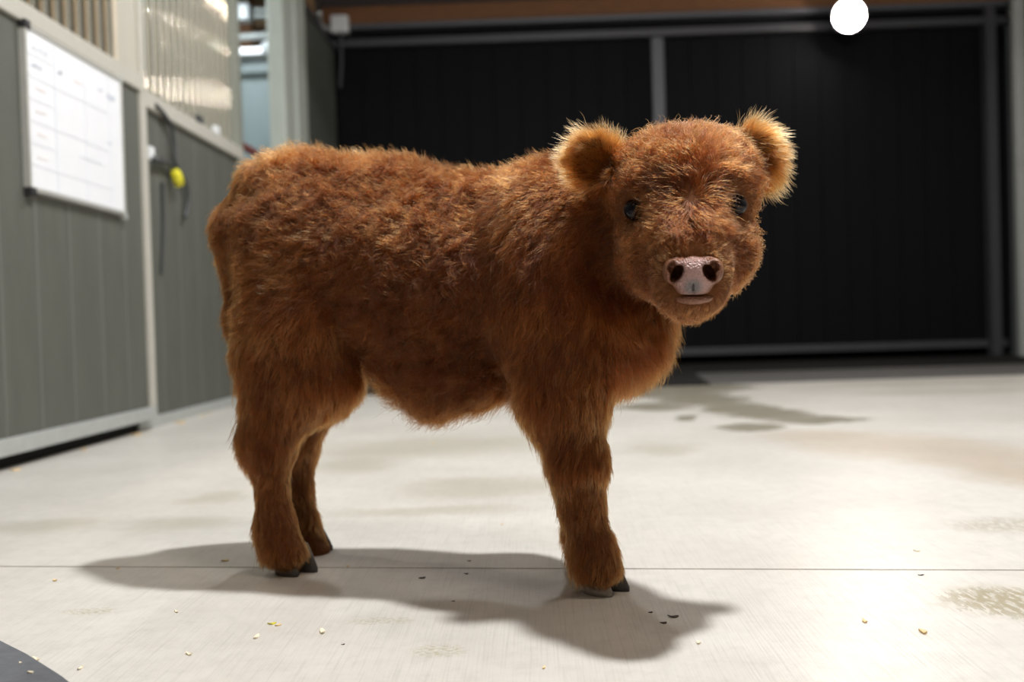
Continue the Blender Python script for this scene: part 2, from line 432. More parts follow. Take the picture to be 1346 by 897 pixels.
# jamb and steel post at right
rp = atY(1339, 100, 8.7)
tp = empty('trim_2', (rp[0], 8.7, 0)); tag(tp, kind='structure')
box('post', rp[0] - .045, rp[0] + .045, 8.66, 8.74, 0, ZC, M['galv'], tp, .012)
box('jamb', rp[0] - .16, rp[0] - .075, 8.93, YB, 0, 3.1, M['dark_steel'], tp, .006)
bk = atY(1338, 205, 8.66)
box('latch_plate', rp[0] - .06, rp[0] + .05, 8.64, 8.67, bk[2] - .06, bk[2] + .06, M['galv'], tp, .008)

# ------------------------------------------------------------------ lamps
def lathe(name, prof, loc, mat, parent, seg=28, axis='Z'):
    vs_, fs = [], []
    for r, z in prof:
        for k in range(seg):
            a = 2 * math.pi * k / seg
            vs_.append((loc[0] + r * math.cos(a), loc[1] + r * math.sin(a), loc[2] + z))
    for i in range(len(prof) - 1):
        for k in range(seg):
            fs.append((i * seg + k, i * seg + (k + 1) % seg, (i + 1) * seg + (k + 1) % seg, (i + 1) * seg + k))
    me = bpy.data.meshes.new(name); me.from_pydata(vs_, [], fs)
    for p in me.polygons: p.use_smooth = True
    return link(name, me, mat, parent)
def barn_lamp(p_, label):
    s_ = empty('barn_lamp', p_); tag(s_, label, 'lamp')
    lathe('shade', [(.001, .16), (.05, .15), (.11, .06), (.13, .0), (.135, .0), (.116, .065), (.055, .155), (.001, .166)], p_, M['dark_steel'], s_)
    tube('stem', [(p_[0], p_[1], p_[2] + .15), (p_[0], p_[1], ZC + .01)], .012, M['dark_steel'], s_)
barn_lamp(KEY, 'round metal barn lamp hanging high above the calf')
for p_, lb in zip(FILL, ('over the grey rubber mat', 'between the flood lamp and the calf', 'beside the barred grey wall')):
    barn_lamp(p_, 'round metal barn lamp hanging ' + lb)
tb = empty('tube_lamp', FILL_TUBE); tag(tb, 'long glowing tube lamp hanging on two rods facing the barred wall', 'lamp')
td = Vector((.84, .54, 0)); tc_ = Vector(FILL_TUBE)
tube('tube', [tc_ - td * .62, tc_ + td * .62], .032, M['fill_tube_glow'], tb, 16)
for s_ in (-1, 1):
    tube('end_cap', [tc_ + td * .61 * s_, tc_ + td * .66 * s_], .036, M['white'], tb, 16)
    tube('rod', [tc_ + td * .64 * s_, Vector((tc_.x + td.x * .64 * s_, tc_.y + td.y * .64 * s_, ZC + .01))], .006, M['galv'], tb, 8)
barn_lamp(STALL_FILL, 'added round metal fill lamp, unseen, inside the stall behind the bars')
barn_lamp(SIDE_FILL, 'added round metal fill lamp, unseen, inside the side room')
fo = empty('flood_lamp', tuple(FLOOD)); tag(fo, 'bright glowing flood lamp mounted high in front of the black doors', 'lamp')
fdir = (Vector((0.2, 2.6, 0.6)) - Vector(FLOOD)).normalized()
bm = bmesh.new(); bmesh.ops.create_cone(bm, cap_ends=True, segments=32, radius1=.14, radius2=.10, depth=.10)
q = fdir.to_track_quat('-Z', 'Y')
bmesh.ops.transform(bm, matrix=Matrix.Translation(Vector(FLOOD)) @ q.to_matrix().to_4x4(), verts=bm.verts)
link('housing', mesh_of(bm, 'housing'), M['dark_steel'], fo)
bm = bmesh.new(); bmesh.ops.create_uvsphere(bm, u_segments=28, v_segments=14, radius=.128)
for v_ in bm.verts: v_.co.z *= .22
bmesh.ops.transform(bm, matrix=Matrix.Translation(Vector(FLOOD) + fdir * .055) @ q.to_matrix().to_4x4(), verts=bm.verts)
link('lens', mesh_of(bm, 'lens', True), M['glow'], fo)
tube('bracket', [Vector(FLOOD) - fdir * .04, Vector(FLOOD) + Vector((0, .12, .10)), Vector((FLOOD[0], FLOOD[1] + .12, ZC + .01))], .018, M['dark_steel'], fo)
# pipes and lamps in the side room
for i, (ya, za, xr_) in enumerate([(68, 0, 0)]): pass
def side_pt(px, py, Y=7.95): return atY(px, py, Y)
pp = [side_pt(300, 50), side_pt(392, 44)]
tag(tube('steel_pipe', [pp[0], pp[1]], .028, M['galv']), 'pale steel pipe in the side room opening', 'pipe')
pp = [side_pt(300, 68), side_pt(392, 64)]
lp = empty('tube_lamp', tuple((pp[0] + pp[1]) / 2)); tag(lp, 'lit tube lamp with round white end cap above the blue grey panel', 'lamp')
tube('tube', [pp[0], pp[1]], .024, M['tube'], lp)
c = side_pt(356, 64, 7.93); tube('end_cap', [c + np.array([-.065, 0, .003]), c + np.array([-.045, 0, .003]), c + np.array([.05, 0, 0]), c + np.array([.07, 0, 0])], [.045, .06, .06, .045], M['white'], lp, 16)
gp = empty('conduit_run', tuple(side_pt(340, 18))); tag(gp, 'grey twin conduit ending in a white box at the wooden boards', 'conduit')
for yy in (14, 22):
    tube('conduit', [side_pt(318, yy, 7.98), side_pt(392, yy - 2, 7.98)], .022, M['galv'], gp)
c = side_pt(320, 18, 7.95); box('junction_box', c[0] - .06, c[0] + .06, 7.88, 8.0, c[2] - .065, c[2] + .065, M['white'], gp, .015)
c = side_pt(320, 20, 8.2); tag(box('wood_stud', c[0] - .05, c[0] + .05, 8.26, 8.32, 2.71, ZC, M['wood']), 'short wooden stud behind the white junction box', 'stud')
# junction box in the far corner
c = atY(441, 33, 8.86); c[0] = max(c[0], XW + .085)
jb = empty('junction_box', tuple(c)); tag(jb, 'small white junction box under the wooden beam in the corner', 'box')
box('case', c[0] - .075, c[0] + .075, c[1] - .05, c[1] + .05, c[2] - .075, c[2] + .075, M['white'], jb, .015)
cc = atY(412, 18, 8.3)
tube('conduit', [(c[0] - .05, c[1] + .02, c[2] - .05), (c[0] - .15, c[1] - .1, c[2] - .03), (XW + .02, 8.3, cc[2])], .018, M['galv'], jb)
tube('wire', smooth_path([(c[0], c[1], c[2] - .07), (c[0], c[1] + .01, c[2] - .3), (c[0] - .02, c[1] + .01, c[2] - .55)], 6), .014, M['dark_steel'], jb)
# dark red bar
a_ = Vector(atX(311, 187, XW - .02)); b_ = Vector((a_.x + .32, a_.y + .25, a_.z - .24))
b_ = Vector(atY(356, 214, a_.y + .15))
rb = empty('red_gate_bar', tuple(a_)); tag(rb, 'dark red bar slanting down from the end of the barred wall', 'bar')
tube('bar', [a_, b_], .024, M['red'], rb, 12)
tube('bracket', [a_ + Vector((-.03, .0, .0)), a_ + Vector((.015, 0.02, -.012))], .032, M['dark_steel'], rb, 12)

# ------------------------------------------------------------------ whiteboard
wbY0, wbY1, wbZ0, wbZ1 = 3.295, 4.075, .912, 1.472
wo = empty('whiteboard', (XD, (wbY0 + wbY1) / 2, wbZ0)); tag(wo, 'white dry-erase board with faint grid and scribbles on grey planks', 'whiteboard')
box('panel', XD - .008, XD + .010, wbY0 + .01, wbY1 - .01, wbZ0 + .01, wbZ1 - .005, M['board'], wo)
for nm, a in (('frame_side', (wbY0, wbY0 + .012, wbZ0, wbZ1)), ('frame_side', (wbY1 - .012, wbY1, wbZ0, wbZ1)), ('frame_top', (wbY0, wbY1, wbZ1 - .012, wbZ1)), ('frame_bottom', (wbY0, wbY1, wbZ0, wbZ0 + .016))):
    box(nm, XD - .010, XD + .016, *a, M['alu'], wo, .003)
for y_, z_ in ((wbY0, wbZ1), (wbY0, wbZ0), (wbY1, wbZ0), (wbY1, wbZ1)):
    s = 1 if y_ == wbY0 else -1
    box('corner_clip', XD - .010, XD + .020, y_ - .004 * s, y_ + (.034 if s > 0 else -.014), z_ - .016, z_ + .012, M['black'] if s > 0 else M['galv'], wo, .004)
xf = XD + .0105
def ink(name, pts, r, mat):
    return tube(name, [(xf, p[0], p[1]) for p in pts], r, mat, wo, 5)
for yv in (3.50, 3.735, 3.95):
    ink('grid_line', [(yv, wbZ0 + .02), (yv, wbZ1 - .02)], .0016 if yv > 3.6 else .0028, M['ink'])
for i in range(6):
    zz = wbZ0 + .09 + i * .075
    ink('grid_line', [(wbY0 + .02, zz), (3.5 if i % 2 else 3.95, zz)], .0013, M['ink'])
def squiggle(y, z, wdt, hgt, mat, n=12):
    pts = [(y + wdt * i / n, z + hgt * (0.5 * math.sin(i * 2.3) + 0.4 * random.uniform(-1, 1))) for i in range(n + 1)]
    ink('handwriting', pts, .0024, mat)
squiggle(3.34, 1.405, .12, .018, M['ink']); squiggle(3.34, 1.345, .07, .010, M['ink_dark'])
squiggle(3.53, 1.365, .03, .012, M['ink_dark']); squiggle(3.66, 1.365, .06, .008, M['ink_pink'])
squiggle(3.86, 1.385, .04, .014, M['ink']); squiggle(3.94, 1.375, .07, .020, M['ink_dark'])
for i in range(4):
    squiggle(3.36, 1.27 - i * .078, .07, .007, M['ink_pink'])
squiggle(3.68, 1.09, .20, .006, M['ink']); squiggle(3.93, 1.19, .03, .012, M['ink'])

# ------------------------------------------------------------------ cable with yellow plug
xc = XW + .022
def wp(px, py, x=xc): return atX(px, py, x)
co = empty('hanging_cable', tuple(wp(232, 234))); tag(co, 'dark cable with a yellow plug hanging on the grey wall', 'cable')
tube('cord', smooth_path([wp(204, 138), wp(215, 150), wp(226, 168), wp(229, 190), wp(230, 212), wp(236, 226), wp(245, 244), wp(247, 268), wp(243, 286)], 8), .011, M['cable'], co, 8)
tube('branch', smooth_path([wp(203, 212), wp(211, 213), wp(221, 215), wp(229, 224)], 8), .013, M['cable'], co, 8)
y0_ = wp(232, 234, xc + .01)
tube('plug', [y0_ + np.array([0, -.024, .032]), y0_ + np.array([0, -.018, .025]), y0_ + np.array([.004, .0, 0]), y0_ + np.array([.004, .024, -.028]), y0_ + np.array([.004, .028, -.033])], [.018, .025, .027, .024, .014], M['yellow'], co, 14)
tube('tail', smooth_path([wp(214, 240, XW + .006), wp(215, 300, XW + .006), wp(213, 360, XW + .006)], 6), .008, M['cable'], co, 8)
b_ = wp(202, 203, XD + .02)
hk = empty('wall_hook', tuple(b_)); tag(hk, 'small pale hook bracket on the post beside the cable', 'hook')
box('plate', b_[0] - .035, b_[0] - .005, b_[1] - .02, b_[1] + .03, b_[2] - .02, b_[2] + .035, M['white'], hk, .006)
tube('hook', smooth_path([(b_[0] - .01, b_[1], b_[2] - .01), (b_[0] + .02, b_[1] + .01, b_[2] - .03), (b_[0] + .02, b_[1] + .04, b_[2] - .03), (b_[0] + .02, b_[1] + .05, b_[2] - .01)], 6), .008, M['black'], hk, 8)
# small things on the ledge
for (px, py, s_, nm, mat, lab) in ((262, 166, .030, 'clip', 'cable', 'small dark clip lying on the ledge of the barred wall'), (284, 179, .034, 'white_cup', 'white', 'small white cup standing on the ledge below the bars')):
    p_ = wp(px, py, XW + .004); zb = 1.514
    tag(box(nm, p_[0] - .012, p_[0] + .014, p_[1] - s_, p_[1] + s_, zb, zb + .045, M[mat], None, .008), lab, nm.split('_')[-1])

# ------------------------------------------------------------------ mat, black floor layer and litter
mA, mB = fl(0, 852), fl(78, 897)
d_ = (mB - mA); d_ /= np.linalg.norm(d_); nrm = np.array([-d_[1], d_[0], 0]) * -1
if nrm[0] > 0: nrm = -nrm
pts = []
for t in np.linspace(-1, 1, 9):
    pts.append(mA + (mB - mA) * .5 + d_ * t * .45 + nrm * (t * t * .05 - .002))
pts = pts[::-1] if False else pts
pts += [pts[-1] + nrm * .6, pts[0] + nrm * .6]
rm = poly_slab('rubber_mat', pts, 0.0, .014, M['rubber'], None, .004); tag(rm, 'dark grey rubber mat with shavings on it', 'mat')
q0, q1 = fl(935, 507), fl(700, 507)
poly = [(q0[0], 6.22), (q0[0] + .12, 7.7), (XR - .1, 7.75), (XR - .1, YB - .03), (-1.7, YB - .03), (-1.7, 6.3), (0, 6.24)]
black_layer = poly_slab('black_floor_layer', poly, -0.004, .012, M['flat_black'], None, .003); tag(black_layer, 'large flat black layer on the floor before the black doors', 'mat')  # thin black layer over the floor before the doors

def flake(name, loc, size, mat, label, cat, group, rz):
    bm = bmesh.new(); n = 8; top = []; bot = []
    for k in range(n):
        a = 2 * math.pi * k / n; r = size * random.uniform(.65, 1.1)
        x, y = r * math.cos(a), r * math.sin(a) * .45
        zc = .10 * size * math.sin(a * 2) + (x / size) ** 2 * size * .22
        top.append(bm.verts.new((x, y, zc + size * .22))); bot.append(bm.verts.new((x, y, max(0, zc))))
    bm.faces.new(top); bm.faces.new(bot[::-1])
    for k in range(n): bm.faces.new((top[k - 1], bot[k - 1], bot[k], top[k]))
    bmesh.ops.recalc_face_normals(bm, faces=bm.faces)
    o = link(name, mesh_of(bm, name), mat); o.location = loc; o.rotation_euler.z = rz
    return tag(o, label, cat, group)
LIT = [(72, 764, .007, 'straw'), (365, 823, .006, 'straw'), (337, 839, .008, 'straw_pale'), (424, 832, .009, 'straw_pale'), (248, 861, .007, 'straw_pale'), (105, 880, .006, 'straw_pale'), (48, 868, .008, 'straw_pale'),
       (1137, 818, .008, 'straw'), (1213, 832, .010, 'straw'), (715, 879, .005, 'straw'), (457, 745, .005, 'straw'), (296, 738, .008, 'straw'), (660, 690, .005, 'straw'), (232, 805, .006, 'straw_pale'), (155, 748, .005, 'straw'),
       (570, 583, .010, 'straw'), (1205, 725, .008, 'straw_pale'), (918, 846, .007, 'straw_pale')]
LAB = {0: 'straw-coloured shaving just past the pointed end of the calf shadow', 1: 'straw-coloured shaving touching the yellow leaf fragment', 5: 'pale shaving lying just off the edge of the grey mat',
       6: 'pale shaving at the very edge of the grey mat', 7: 'straw-coloured shaving on the bright floor, nearer to the calf hoof', 8: 'larger straw-coloured shaving on the bright floor beside the brown stain',
       10: 'straw-coloured shaving in the shadow under the calf belly', 11: 'straw-coloured shaving in the shadow behind the hind hooves', 12: 'straw-coloured shaving behind the front leg beyond the joint',
       15: 'straw scrap on the olive stain under the calf belly', 16: 'pale curl just beyond the floor joint near the brown stain', 17: 'pale curl beside the shadow of the calf head'}
for i_, (px, py, s_, k_) in enumerate(LIT):
    p_ = fl(px, py)
    flake('wood_shaving', (p_[0], p_[1], 0.0), s_, M[k_], LAB.get(i_, 'tiny pale wood shaving lying on the light concrete'), 'shaving', 'wood shavings scattered on the concrete', random.uniform(0, 3))
for (px, py, s_) in ((40, 885, .006), (27, 872, .004)):
    p_ = fl(px, py, .014)
    flake('wood_shaving', (p_[0], p_[1], .014), s_, M['straw_pale'], 'tiny pale wood shaving lying on the dark grey mat', 'shaving', 'wood shavings on the grey mat', random.uniform(0, 3))
p_ = fl(358, 821); flake('leaf_fragment', (p_[0], p_[1], 0), .007, M['yellow_leaf'], 'tiny yellow leaf fragment on the concrete', 'leaf', None, .4)
for (px, py, s_) in ((555, 761, .007), (613, 755, .005), (617, 738, .004), (596, 791, .003), (451, 848, .003), (885, 812, .008), (872, 820, .006), (1210, 757, .005), (855, 806, .005)):
    p_ = fl(px, py)
    flake('dirt_crumb', (p_[0], p_[1], 0), s_, M['crumb'], 'small dark dirt crumb lying on the concrete', 'dirt crumb', 'dirt crumbs scattered on the concrete', random.uniform(-.4, .4))
for (Xl, Yl, s_, k_) in ((XD + .01, 3.62, .016, 'straw'), (XD + .005, 4.12, .020, 'straw'), (XD + .02, 3.12, .016, 'straw'), (XW + .05, 4.95, .03, 'straw_pale'), (XW + .04, 5.1, .02, 'straw'), (XW + .06, 4.62, .025, 'straw')):
    flake('straw_scrap', (Xl, Yl, 0), s_, M[k_], 'straw scrap gathered at the foot of the grey wall', 'straw', 'straw scraps along the grey wall', random.uniform(0, 3))

# ------------------------------------------------------------------ calf
# signed-distance modelling of one continuous body, meshed with surface nets
PRIMS = []   # (group, kind, data, k)
def rc(grp, a, b, ra, rb, k=.04): PRIMS.append((grp, 'cone', (np.array(a, float), np.array(b, float), ra, rb), k))
def el(grp, c, r, rot=None, k=.04, neg=False):
    PRIMS.append((grp, 'nell' if neg else 'ell', (np.array(c, float), np.array(r, float), np.eye(3) if rot is None else np.array(rot, float)), k))
def frame(fwd, up):
    f = np.array(fwd, float); f /= np.linalg.norm(f)
    u = np.array(up, float); u -= f * (u @ f); u /= np.linalg.norm(u)
    return np.array([np.cross(f, u), f, u])      # rows: side, forward, up
def sd(prim, P):
    kind, dat = prim[1], prim[2]
    if kind == 'cone':
        a, b, ra, rb = dat; ab = b - a
        t = np.clip(((P - a) @ ab) / (ab @ ab), 0, 1)
        return np.linalg.norm(P - a - t[..., None] * ab, axis=-1) - (ra + (rb - ra) * t)
    c, r, R_ = dat
    q = (P - c) @ R_.T
    k0 = np.linalg.norm(q / r, axis=-1); k1 = np.linalg.norm(q / (r * r), axis=-1)
    return k0 * (k0 - 1) / np.maximum(k1, 1e-6)
def prim_bounds(prim):
    kind, dat = prim[1], prim[2]
    if kind == 'cone':
        a, b, ra, rb = dat; r = max(ra, rb)
        return np.minimum(a, b) - r, np.maximum(a, b) + r
    r = dat[1].max(); return dat[0] - r, dat[0] + r
def build_field(prims, lo, hi, h, far=.08):
    n = np.ceil((np.array(hi) - lo) / h).astype(int) + 1
    Fd = np.full(n, far, np.float32)
    ax = [lo[i] + h * np.arange(n[i]) for i in range(3)]
    for pr in prims:
        a, b = prim_bounds(pr); m_ = pr[3] + .03
        i0 = np.clip(np.floor((a - m_ - lo) / h).astype(int), 0, n); i1 = np.clip(np.ceil((b + m_ - lo) / h).astype(int) + 1, 0, n)
        if (i1 <= i0).any(): continue
        sl_ = tuple(slice(i0[i], i1[i]) for i in range(3))
        G = np.stack(np.meshgrid(*[ax[i][i0[i]:i1[i]] for i in range(3)], indexing='ij'), -1)
        d = sd(pr, G).astype(np.float32); f = Fd[sl_]; k = pr[3]
        if pr[1] == 'nell':
            e = -d; hh = np.maximum(k - np.abs(f - e), 0) / k
            Fd[sl_] = np.maximum(f, e) + hh * hh * k * .25
        else:
            hh = np.maximum(k - np.abs(f - d), 0) / k
            Fd[sl_] = np.minimum(f, d) - hh * hh * k * .25
    return Fd
def surface_nets(Fd, lo, h):
    s = Fd < 0
    n = np.array(Fd.shape)
    cnt = np.zeros(n - 1, np.int8)
    offs = [(i, j, k) for i in (0, 1) for j in (0, 1) for k in (0, 1)]
    for o in offs: cnt += s[o[0]:n[0] - 1 + o[0], o[1]:n[1] - 1 + o[1], o[2]:n[2] - 1 + o[2]]
    act = np.argwhere((cnt > 0) & (cnt < 8))
    idx = -np.ones(n - 1, np.int64); idx[tuple(act.T)] = np.arange(len(act))
    acc = np.zeros((len(act), 3)); num = np.zeros(len(act))
    for o in offs:
        for a in range(3):
            if o[a]: continue
            o2 = list(o); o2[a] = 1
            A = Fd[tuple((act + o).T)]; B = Fd[tuple((act + o2).T)]
            c = (A < 0) != (B < 0); t = np.where(c, A / np.where(c, A - B, 1), 0)
            p = np.array(o, float)[None] + np.eye(3)[a] * t[:, None]
            acc += np.where(c[:, None], p, 0); num += c
    V = lo + h * (act + acc / num[:, None])
    faces = []
    for a in range(3):
        b, c = (a + 1) % 3, (a + 2) % 3
        sh = [slice(None)] * 3; s0 = list(sh); s1 = list(sh); s0[a] = slice(0, -1); s1[a] = slice(1, None)
        A = s[tuple(s0)]; B = s[tuple(s1)]
        e = np.argwhere(A != B)
        e = e[(e[:, b] > 0) & (e[:, c] > 0) & (e[:, b] < n[b] - 1) & (e[:, c] < n[c] - 1)]
        fl_ = A[tuple(e.T)]
        eb = np.eye(3, dtype=int)[b]; ec = np.eye(3, dtype=int)[c]
        q = np.stack([idx[tuple((e - eb - ec).T)], idx[tuple((e - ec).T)], idx[tuple(e.T)], idx[tuple((e - eb).T)]], 1)
        q[~fl_] = q[~fl_][:, ::-1]
        faces.append(q)
    Q = np.concatenate(faces)
    return V, Q[(Q >= 0).all(1)]
def np_mesh(name, V, Q, smooth=True):
    me = bpy.data.meshes.new(name)
    me.vertices.add(len(V)); me.vertices.foreach_set('co', V.astype(np.float32).ravel())
    me.loops.add(Q.size); me.loops.foreach_set('vertex_index', Q.astype(np.int32).ravel())
    me.polygons.add(len(Q)); me.polygons.foreach_set('loop_start', np.arange(0, Q.size, 4, dtype=np.int32))
    me.update(calc_edges=True); me.validate()
    me.polygons.foreach_set('use_smooth', np.full(len(me.polygons), smooth))
    return me
def relax(V, Q, it=2, lam=.5):
    E_ = np.concatenate([Q[:, [0, 1]], Q[:, [1, 2]], Q[:, [2, 3]], Q[:, [3, 0]]]); E_ = np.concatenate([E_, E_[:, ::-1]])
    deg = np.bincount(E_[:, 0], minlength=len(V))
    for _ in range(it):
        S = np.stack([np.bincount(E_[:, 0], V[E_[:, 1], i], len(V)) for i in range(3)], 1)
        V = V + lam * (S / np.maximum(deg, 1)[:, None] - V)
    return V

W_ = atY
# body plane: rear at Y 1.77, front at Y 1.61
# torso
el('torso', W_(396, 322, 1.775), (.122, .105, .120), k=.05)
el('torso', W_(470, 346, 1.75), (.14, .120, .146), k=.05)
el('torso', W_(565, 376, 1.72), (.155, .132, .168), k=.05)
el('torso', W_(650, 386, 1.68), (.14, .122, .152), k=.05)
rc('torso', W_(392, 246, 1.775), W_(520, 264, 1.74), .053, .048, .05)
rc('torso', W_(520, 264, 1.74), W_(640, 288, 1.68), .048, .046, .05)
rc('torso', W_(640, 288, 1.68), W_(720, 266, 1.63), .046, .048, .05)
el('belly', W_(585, 482, 1.71), (.09, .09, .052), k=.07)
el('belly', W_(645, 468, 1.69), (.065, .08, .052), k=.06)
rc('belly', W_(575, 505, 1.70), W_(583, 520, 1.70), .030, .012, .05)
el('shoulder', W_(722, 360, 1.61), (.108, .108, .142), k=.05)
el('shoulder', W_(725, 410, 1.545), (.080, .050, .118), k=.04)
el('shoulder', W_(745, 410, 1.68), (.080, .050, .118), k=.04)
# neck and chest
rc('neck', W_(745, 310, 1.635), W_(868, 272, 1.54), .104, .078, .05)
rc('neck', W_(775, 375, 1.62), W_(870, 335, 1.55), .080, .060, .05)
el('chest', W_(800, 440, 1.57), (.068, .080, .080), k=.06)
el('chest', W_(840, 420, 1.58), (.045, .060, .075), k=.05)
rc('tail', W_(335, 235, 1.78), W_(308, 300, 1.79), .026, .024, .05)
rc('tail', W_(308, 300, 1.79), W_(318, 420, 1.785), .024, .020, .05)
rc('tail', W_(318, 420, 1.785), W_(328, 500, 1.78), .020, .014, .04)
# hind legs
def hind(x, Y, near):
    tx = x if near else 12
    el('thigh', W_(380 + tx, 414, Y), (.090, .056, .142), k=.04)
    rc('thigh', W_(395 + tx, 430, Y), W_(428 + tx * .4, 500, Y - .005), 0.070, .052, .04)
    rc('leg', W_(415 + tx, 500, Y - .005), W_(355 + x, 575, Y + .01), .054, .036, .04)
    rc('leg', W_(350 + tx, 470, Y + .01), W_(350 + x, 585, Y + .012), .044, .032, .05)
    rc('shank', W_(352 + x, 575, Y + .012), W_(362 + x, 690, Y + .005), .034, .026, .03)
    rc('shank', W_(362 + x, 690, Y + .005), W_(372 + x, 722, Y), .028, .030, .03)
    rc('shank', W_(372 + x, 722, Y), W_(379 + x, 729, Y - .006), .031, .029, .02)
hind(0, 1.700, True)
hind(34, 1.862, False)
# front legs
def fore(dx, Y):
    rc('leg', W_(745 + dx, 430, Y + .04), W_(742 + dx, 520, Y + .02), .072, .060, .05)
    rc('leg', W_(742 + dx, 520, Y + .02), W_(760 + dx, 605, Y), .058, .040, .04)
    rc('shank', W_(760 + dx, 605, Y), W_(764 + dx, 660, Y), 0.038, .029, .03)
    rc('shank', W_(764 + dx, 660, Y), W_(778 + dx, 718, Y), .029, .031, .03)
    rc('shank', W_(778 + dx, 718, Y), W_(789 + dx, 744, Y - .004), .031, .032, .02)
fore(0, 1.522)
# far foreleg stands behind the near one
def shift(p, d): return np.array(p) + d
FD = np.array([-.004, .17, .0])
n0 = len(PRIMS); fore(0, 1.522)
for i in range(n0, len(PRIMS)):
    g_, k_, (a, b, ra, rb), kk = PRIMS[i]
    PRIMS[i] = (g_, k_, (a + FD, b + FD, ra, rb), kk)
# head
WH = lambda a_, b_, Y_: atY(a_, b_, Y_ + .04)
el('head', WH(903, 243, 1.43), (.080, .100, .070), k=.03)
rc('head', WH(874, 232, 1.42), WH(936, 229, 1.42), .060, .060, .04)
rc('head', WH(902, 262, 1.39), WH(910, 335, 1.30), .064, .046, .04)
el('head', WH(848, 330, 1.40), (.038, .065, .056), k=.04)
el('head', WH(960, 327, 1.40), (.036, .065, .054), k=.04)
rc('head', WH(900, 330, 1.40), WH(906, 378, 1.315), .072, .045, .04)
el('snout', WH(911, 357, 1.290), (.046, .034, .036), k=.025)
el('snout', WH(908, 388, 1.302), (.043, .034, .022), k=.02)
rc('head', WH(826, 258, 1.385), WH(845, 250, 1.36), .018, .020, .03)      # brow ridges
rc('head', WH(972, 252, 1.385), WH(955, 247, 1.36), .018, .020, .03)
# ears: cupped discs
EL_B, EL_T = WH(814, 240, 1.44), WH(760, 192, 1.455)
ER_B, ER_T = WH(966, 214, 1.44), WH(1018, 200, 1.45)
def ear(grp, base, tip, wid, face):
    ax_ = tip - base; L = np.linalg.norm(ax_)
    f = frame(face, ax_)        # rows: side, facing, along
    c = base + ax_ * .52
    el(grp, c, (wid, .013, L * .56), f, k=.012)
    rc(grp, base - ax_ * .15, base + ax_ * .3, .026, .022, .02)
    el(grp, c + f[1] * .017 - ax_ * .02, (wid * .62, .017, L * .44), f, k=.008, neg=True)
ear('ear_l', EL_B, EL_T, .038, (.30, -1, -.55))
ear('ear_r', ER_B, ER_T, .043, (-.25, -1, -.12))

def sdf_at(P, groups=None):
    d = np.full(P.shape[:-1], 1e3)
    for pr in PRIMS:
        if pr[1] == 'nell': continue
        if groups is None or pr[0] in groups: d = np.minimum(d, sd(pr, P))
    return d
def sample_field(Fd, lo, h, p):
    g_ = (np.asarray(p) - lo) / h; i = np.floor(g_).astype(int); f = g_ - i
    if (i < 0).any() or (i >= np.array(Fd.shape) - 1).any(): return .08
    c = Fd[i[0]:i[0] + 2, i[1]:i[1] + 2, i[2]:i[2] + 2].astype(float)
    c = c[0] * (1 - f[0]) + c[1] * f[0]; c = c[0] * (1 - f[1]) + c[1] * f[1]
    return float(c[0] * (1 - f[2]) + c[1] * f[2])
def trace(px, py, Fd):
    """where a line of sight meets the head's surface"""
    d = ray(px, py); d = d / np.linalg.norm(d); t = 1.0
    while t < 2.2 and sample_field(Fd, LO, VX, CP + d * t) > 0: t += .001
    return CP + d * t, d
LO = np.array([-.80, 1.15, -.01]); HI = np.array([.50, 2.05, .86]); VX = .0055
FLD = build_field(PRIMS, LO, HI, VX)
EYES = []
for (px, py) in ((834, 276), (967, 270)):
    hit, dr = trace(px, py, FLD)
    EYES.append((hit, dr))
for hit, dr in EYES:       # shallow eye sockets
    el('head', hit + dr * .001, (.0150, .0150, .0130), k=.012, neg=True)
nh, nd = trace(911, 362, FLD)
nf = frame((nd * -1) * 1.0 + np.array([0, 0, -.10]), (0.02, 0, 1))
NS = -1.0 if (nf[0] @ np.array([1, 0, 0])) < 0 else 1.0
def nl(side, up, fw): return nh + nf[0] * (side * NS) + nf[2] * up + nf[1] * fw
for s_ in (-1, 1):       # nostril hollows in the body under the nose pad
    el('snout', nl(.0195 * s_, .004, -.004), (.013, .030, .015), nf, k=.004, neg=True)
FLD0 = FLD
FLD = build_field(PRIMS, LO, HI, VX)
BV, BQ = surface_nets(FLD, LO, VX)
BV = relax(BV, BQ, 2)
calf = empty('calf', (-.2, 1.67, 0)); tag(calf, 'shaggy red-brown calf standing on the concrete floor facing right', 'calf')

m = NT('calf_skin'); v = m.coords(); n = m.noise(v, 60, 4)
m.set(Base_Color=m.mix(n, (0.085, 0.030, 0.010), (0.14, 0.052, 0.018)), Roughness=0.85, Specular_IOR_Level=0.1); M['skin'] = m.m
link('body', np_mesh('body', BV, BQ), M['skin'], calf)

# --- nose pad
_save = PRIMS; PRIMS = []
el('n', nl(0, 0, -.010), (.031, .021, .024), nf, k=.012)
el('n', nl(0, .003, -.004), (.022, .015, .017), nf, k=.012)
for s_ in (-1, 1):
    el('n', nl(.022 * s_, .007, -.006), (.0140, .016, .0160), nf, k=.008)
    el('n', nl(.030 * s_, .004, -.010), (.0080, .014, .0130), nf, k=.008)
el('n', nl(0, -.018, -.011), (.021, .019, .012), nf, k=.010)
el('n', nl(0, -.0315, -.017), (.026, .019, .0085), nf, k=.003)
for s_ in (-1, 1):
    an = .55 * s_
    cs, sn = math.cos(an), math.sin(an)
    f2 = np.array([nf[0] * NS * cs + nf[2] * sn, nf[1], -nf[0] * NS * sn + nf[2] * cs])
    el('n', nl(.0205 * s_, .003, .004), (.0072, .034, .0125), f2, k=.004, neg=True)
    el('n', nl(.0275 * s_, .011, .004), (.0045, .016, .0070), f2, k=.004, neg=True)
el('n', nl(0, -.0262, .002), (.030, .018, .0012), nf, k=.002, neg=True)
el('n', nl(0, -.018, .0085), (.0010, .005, .009), nf, k=.003, neg=True)
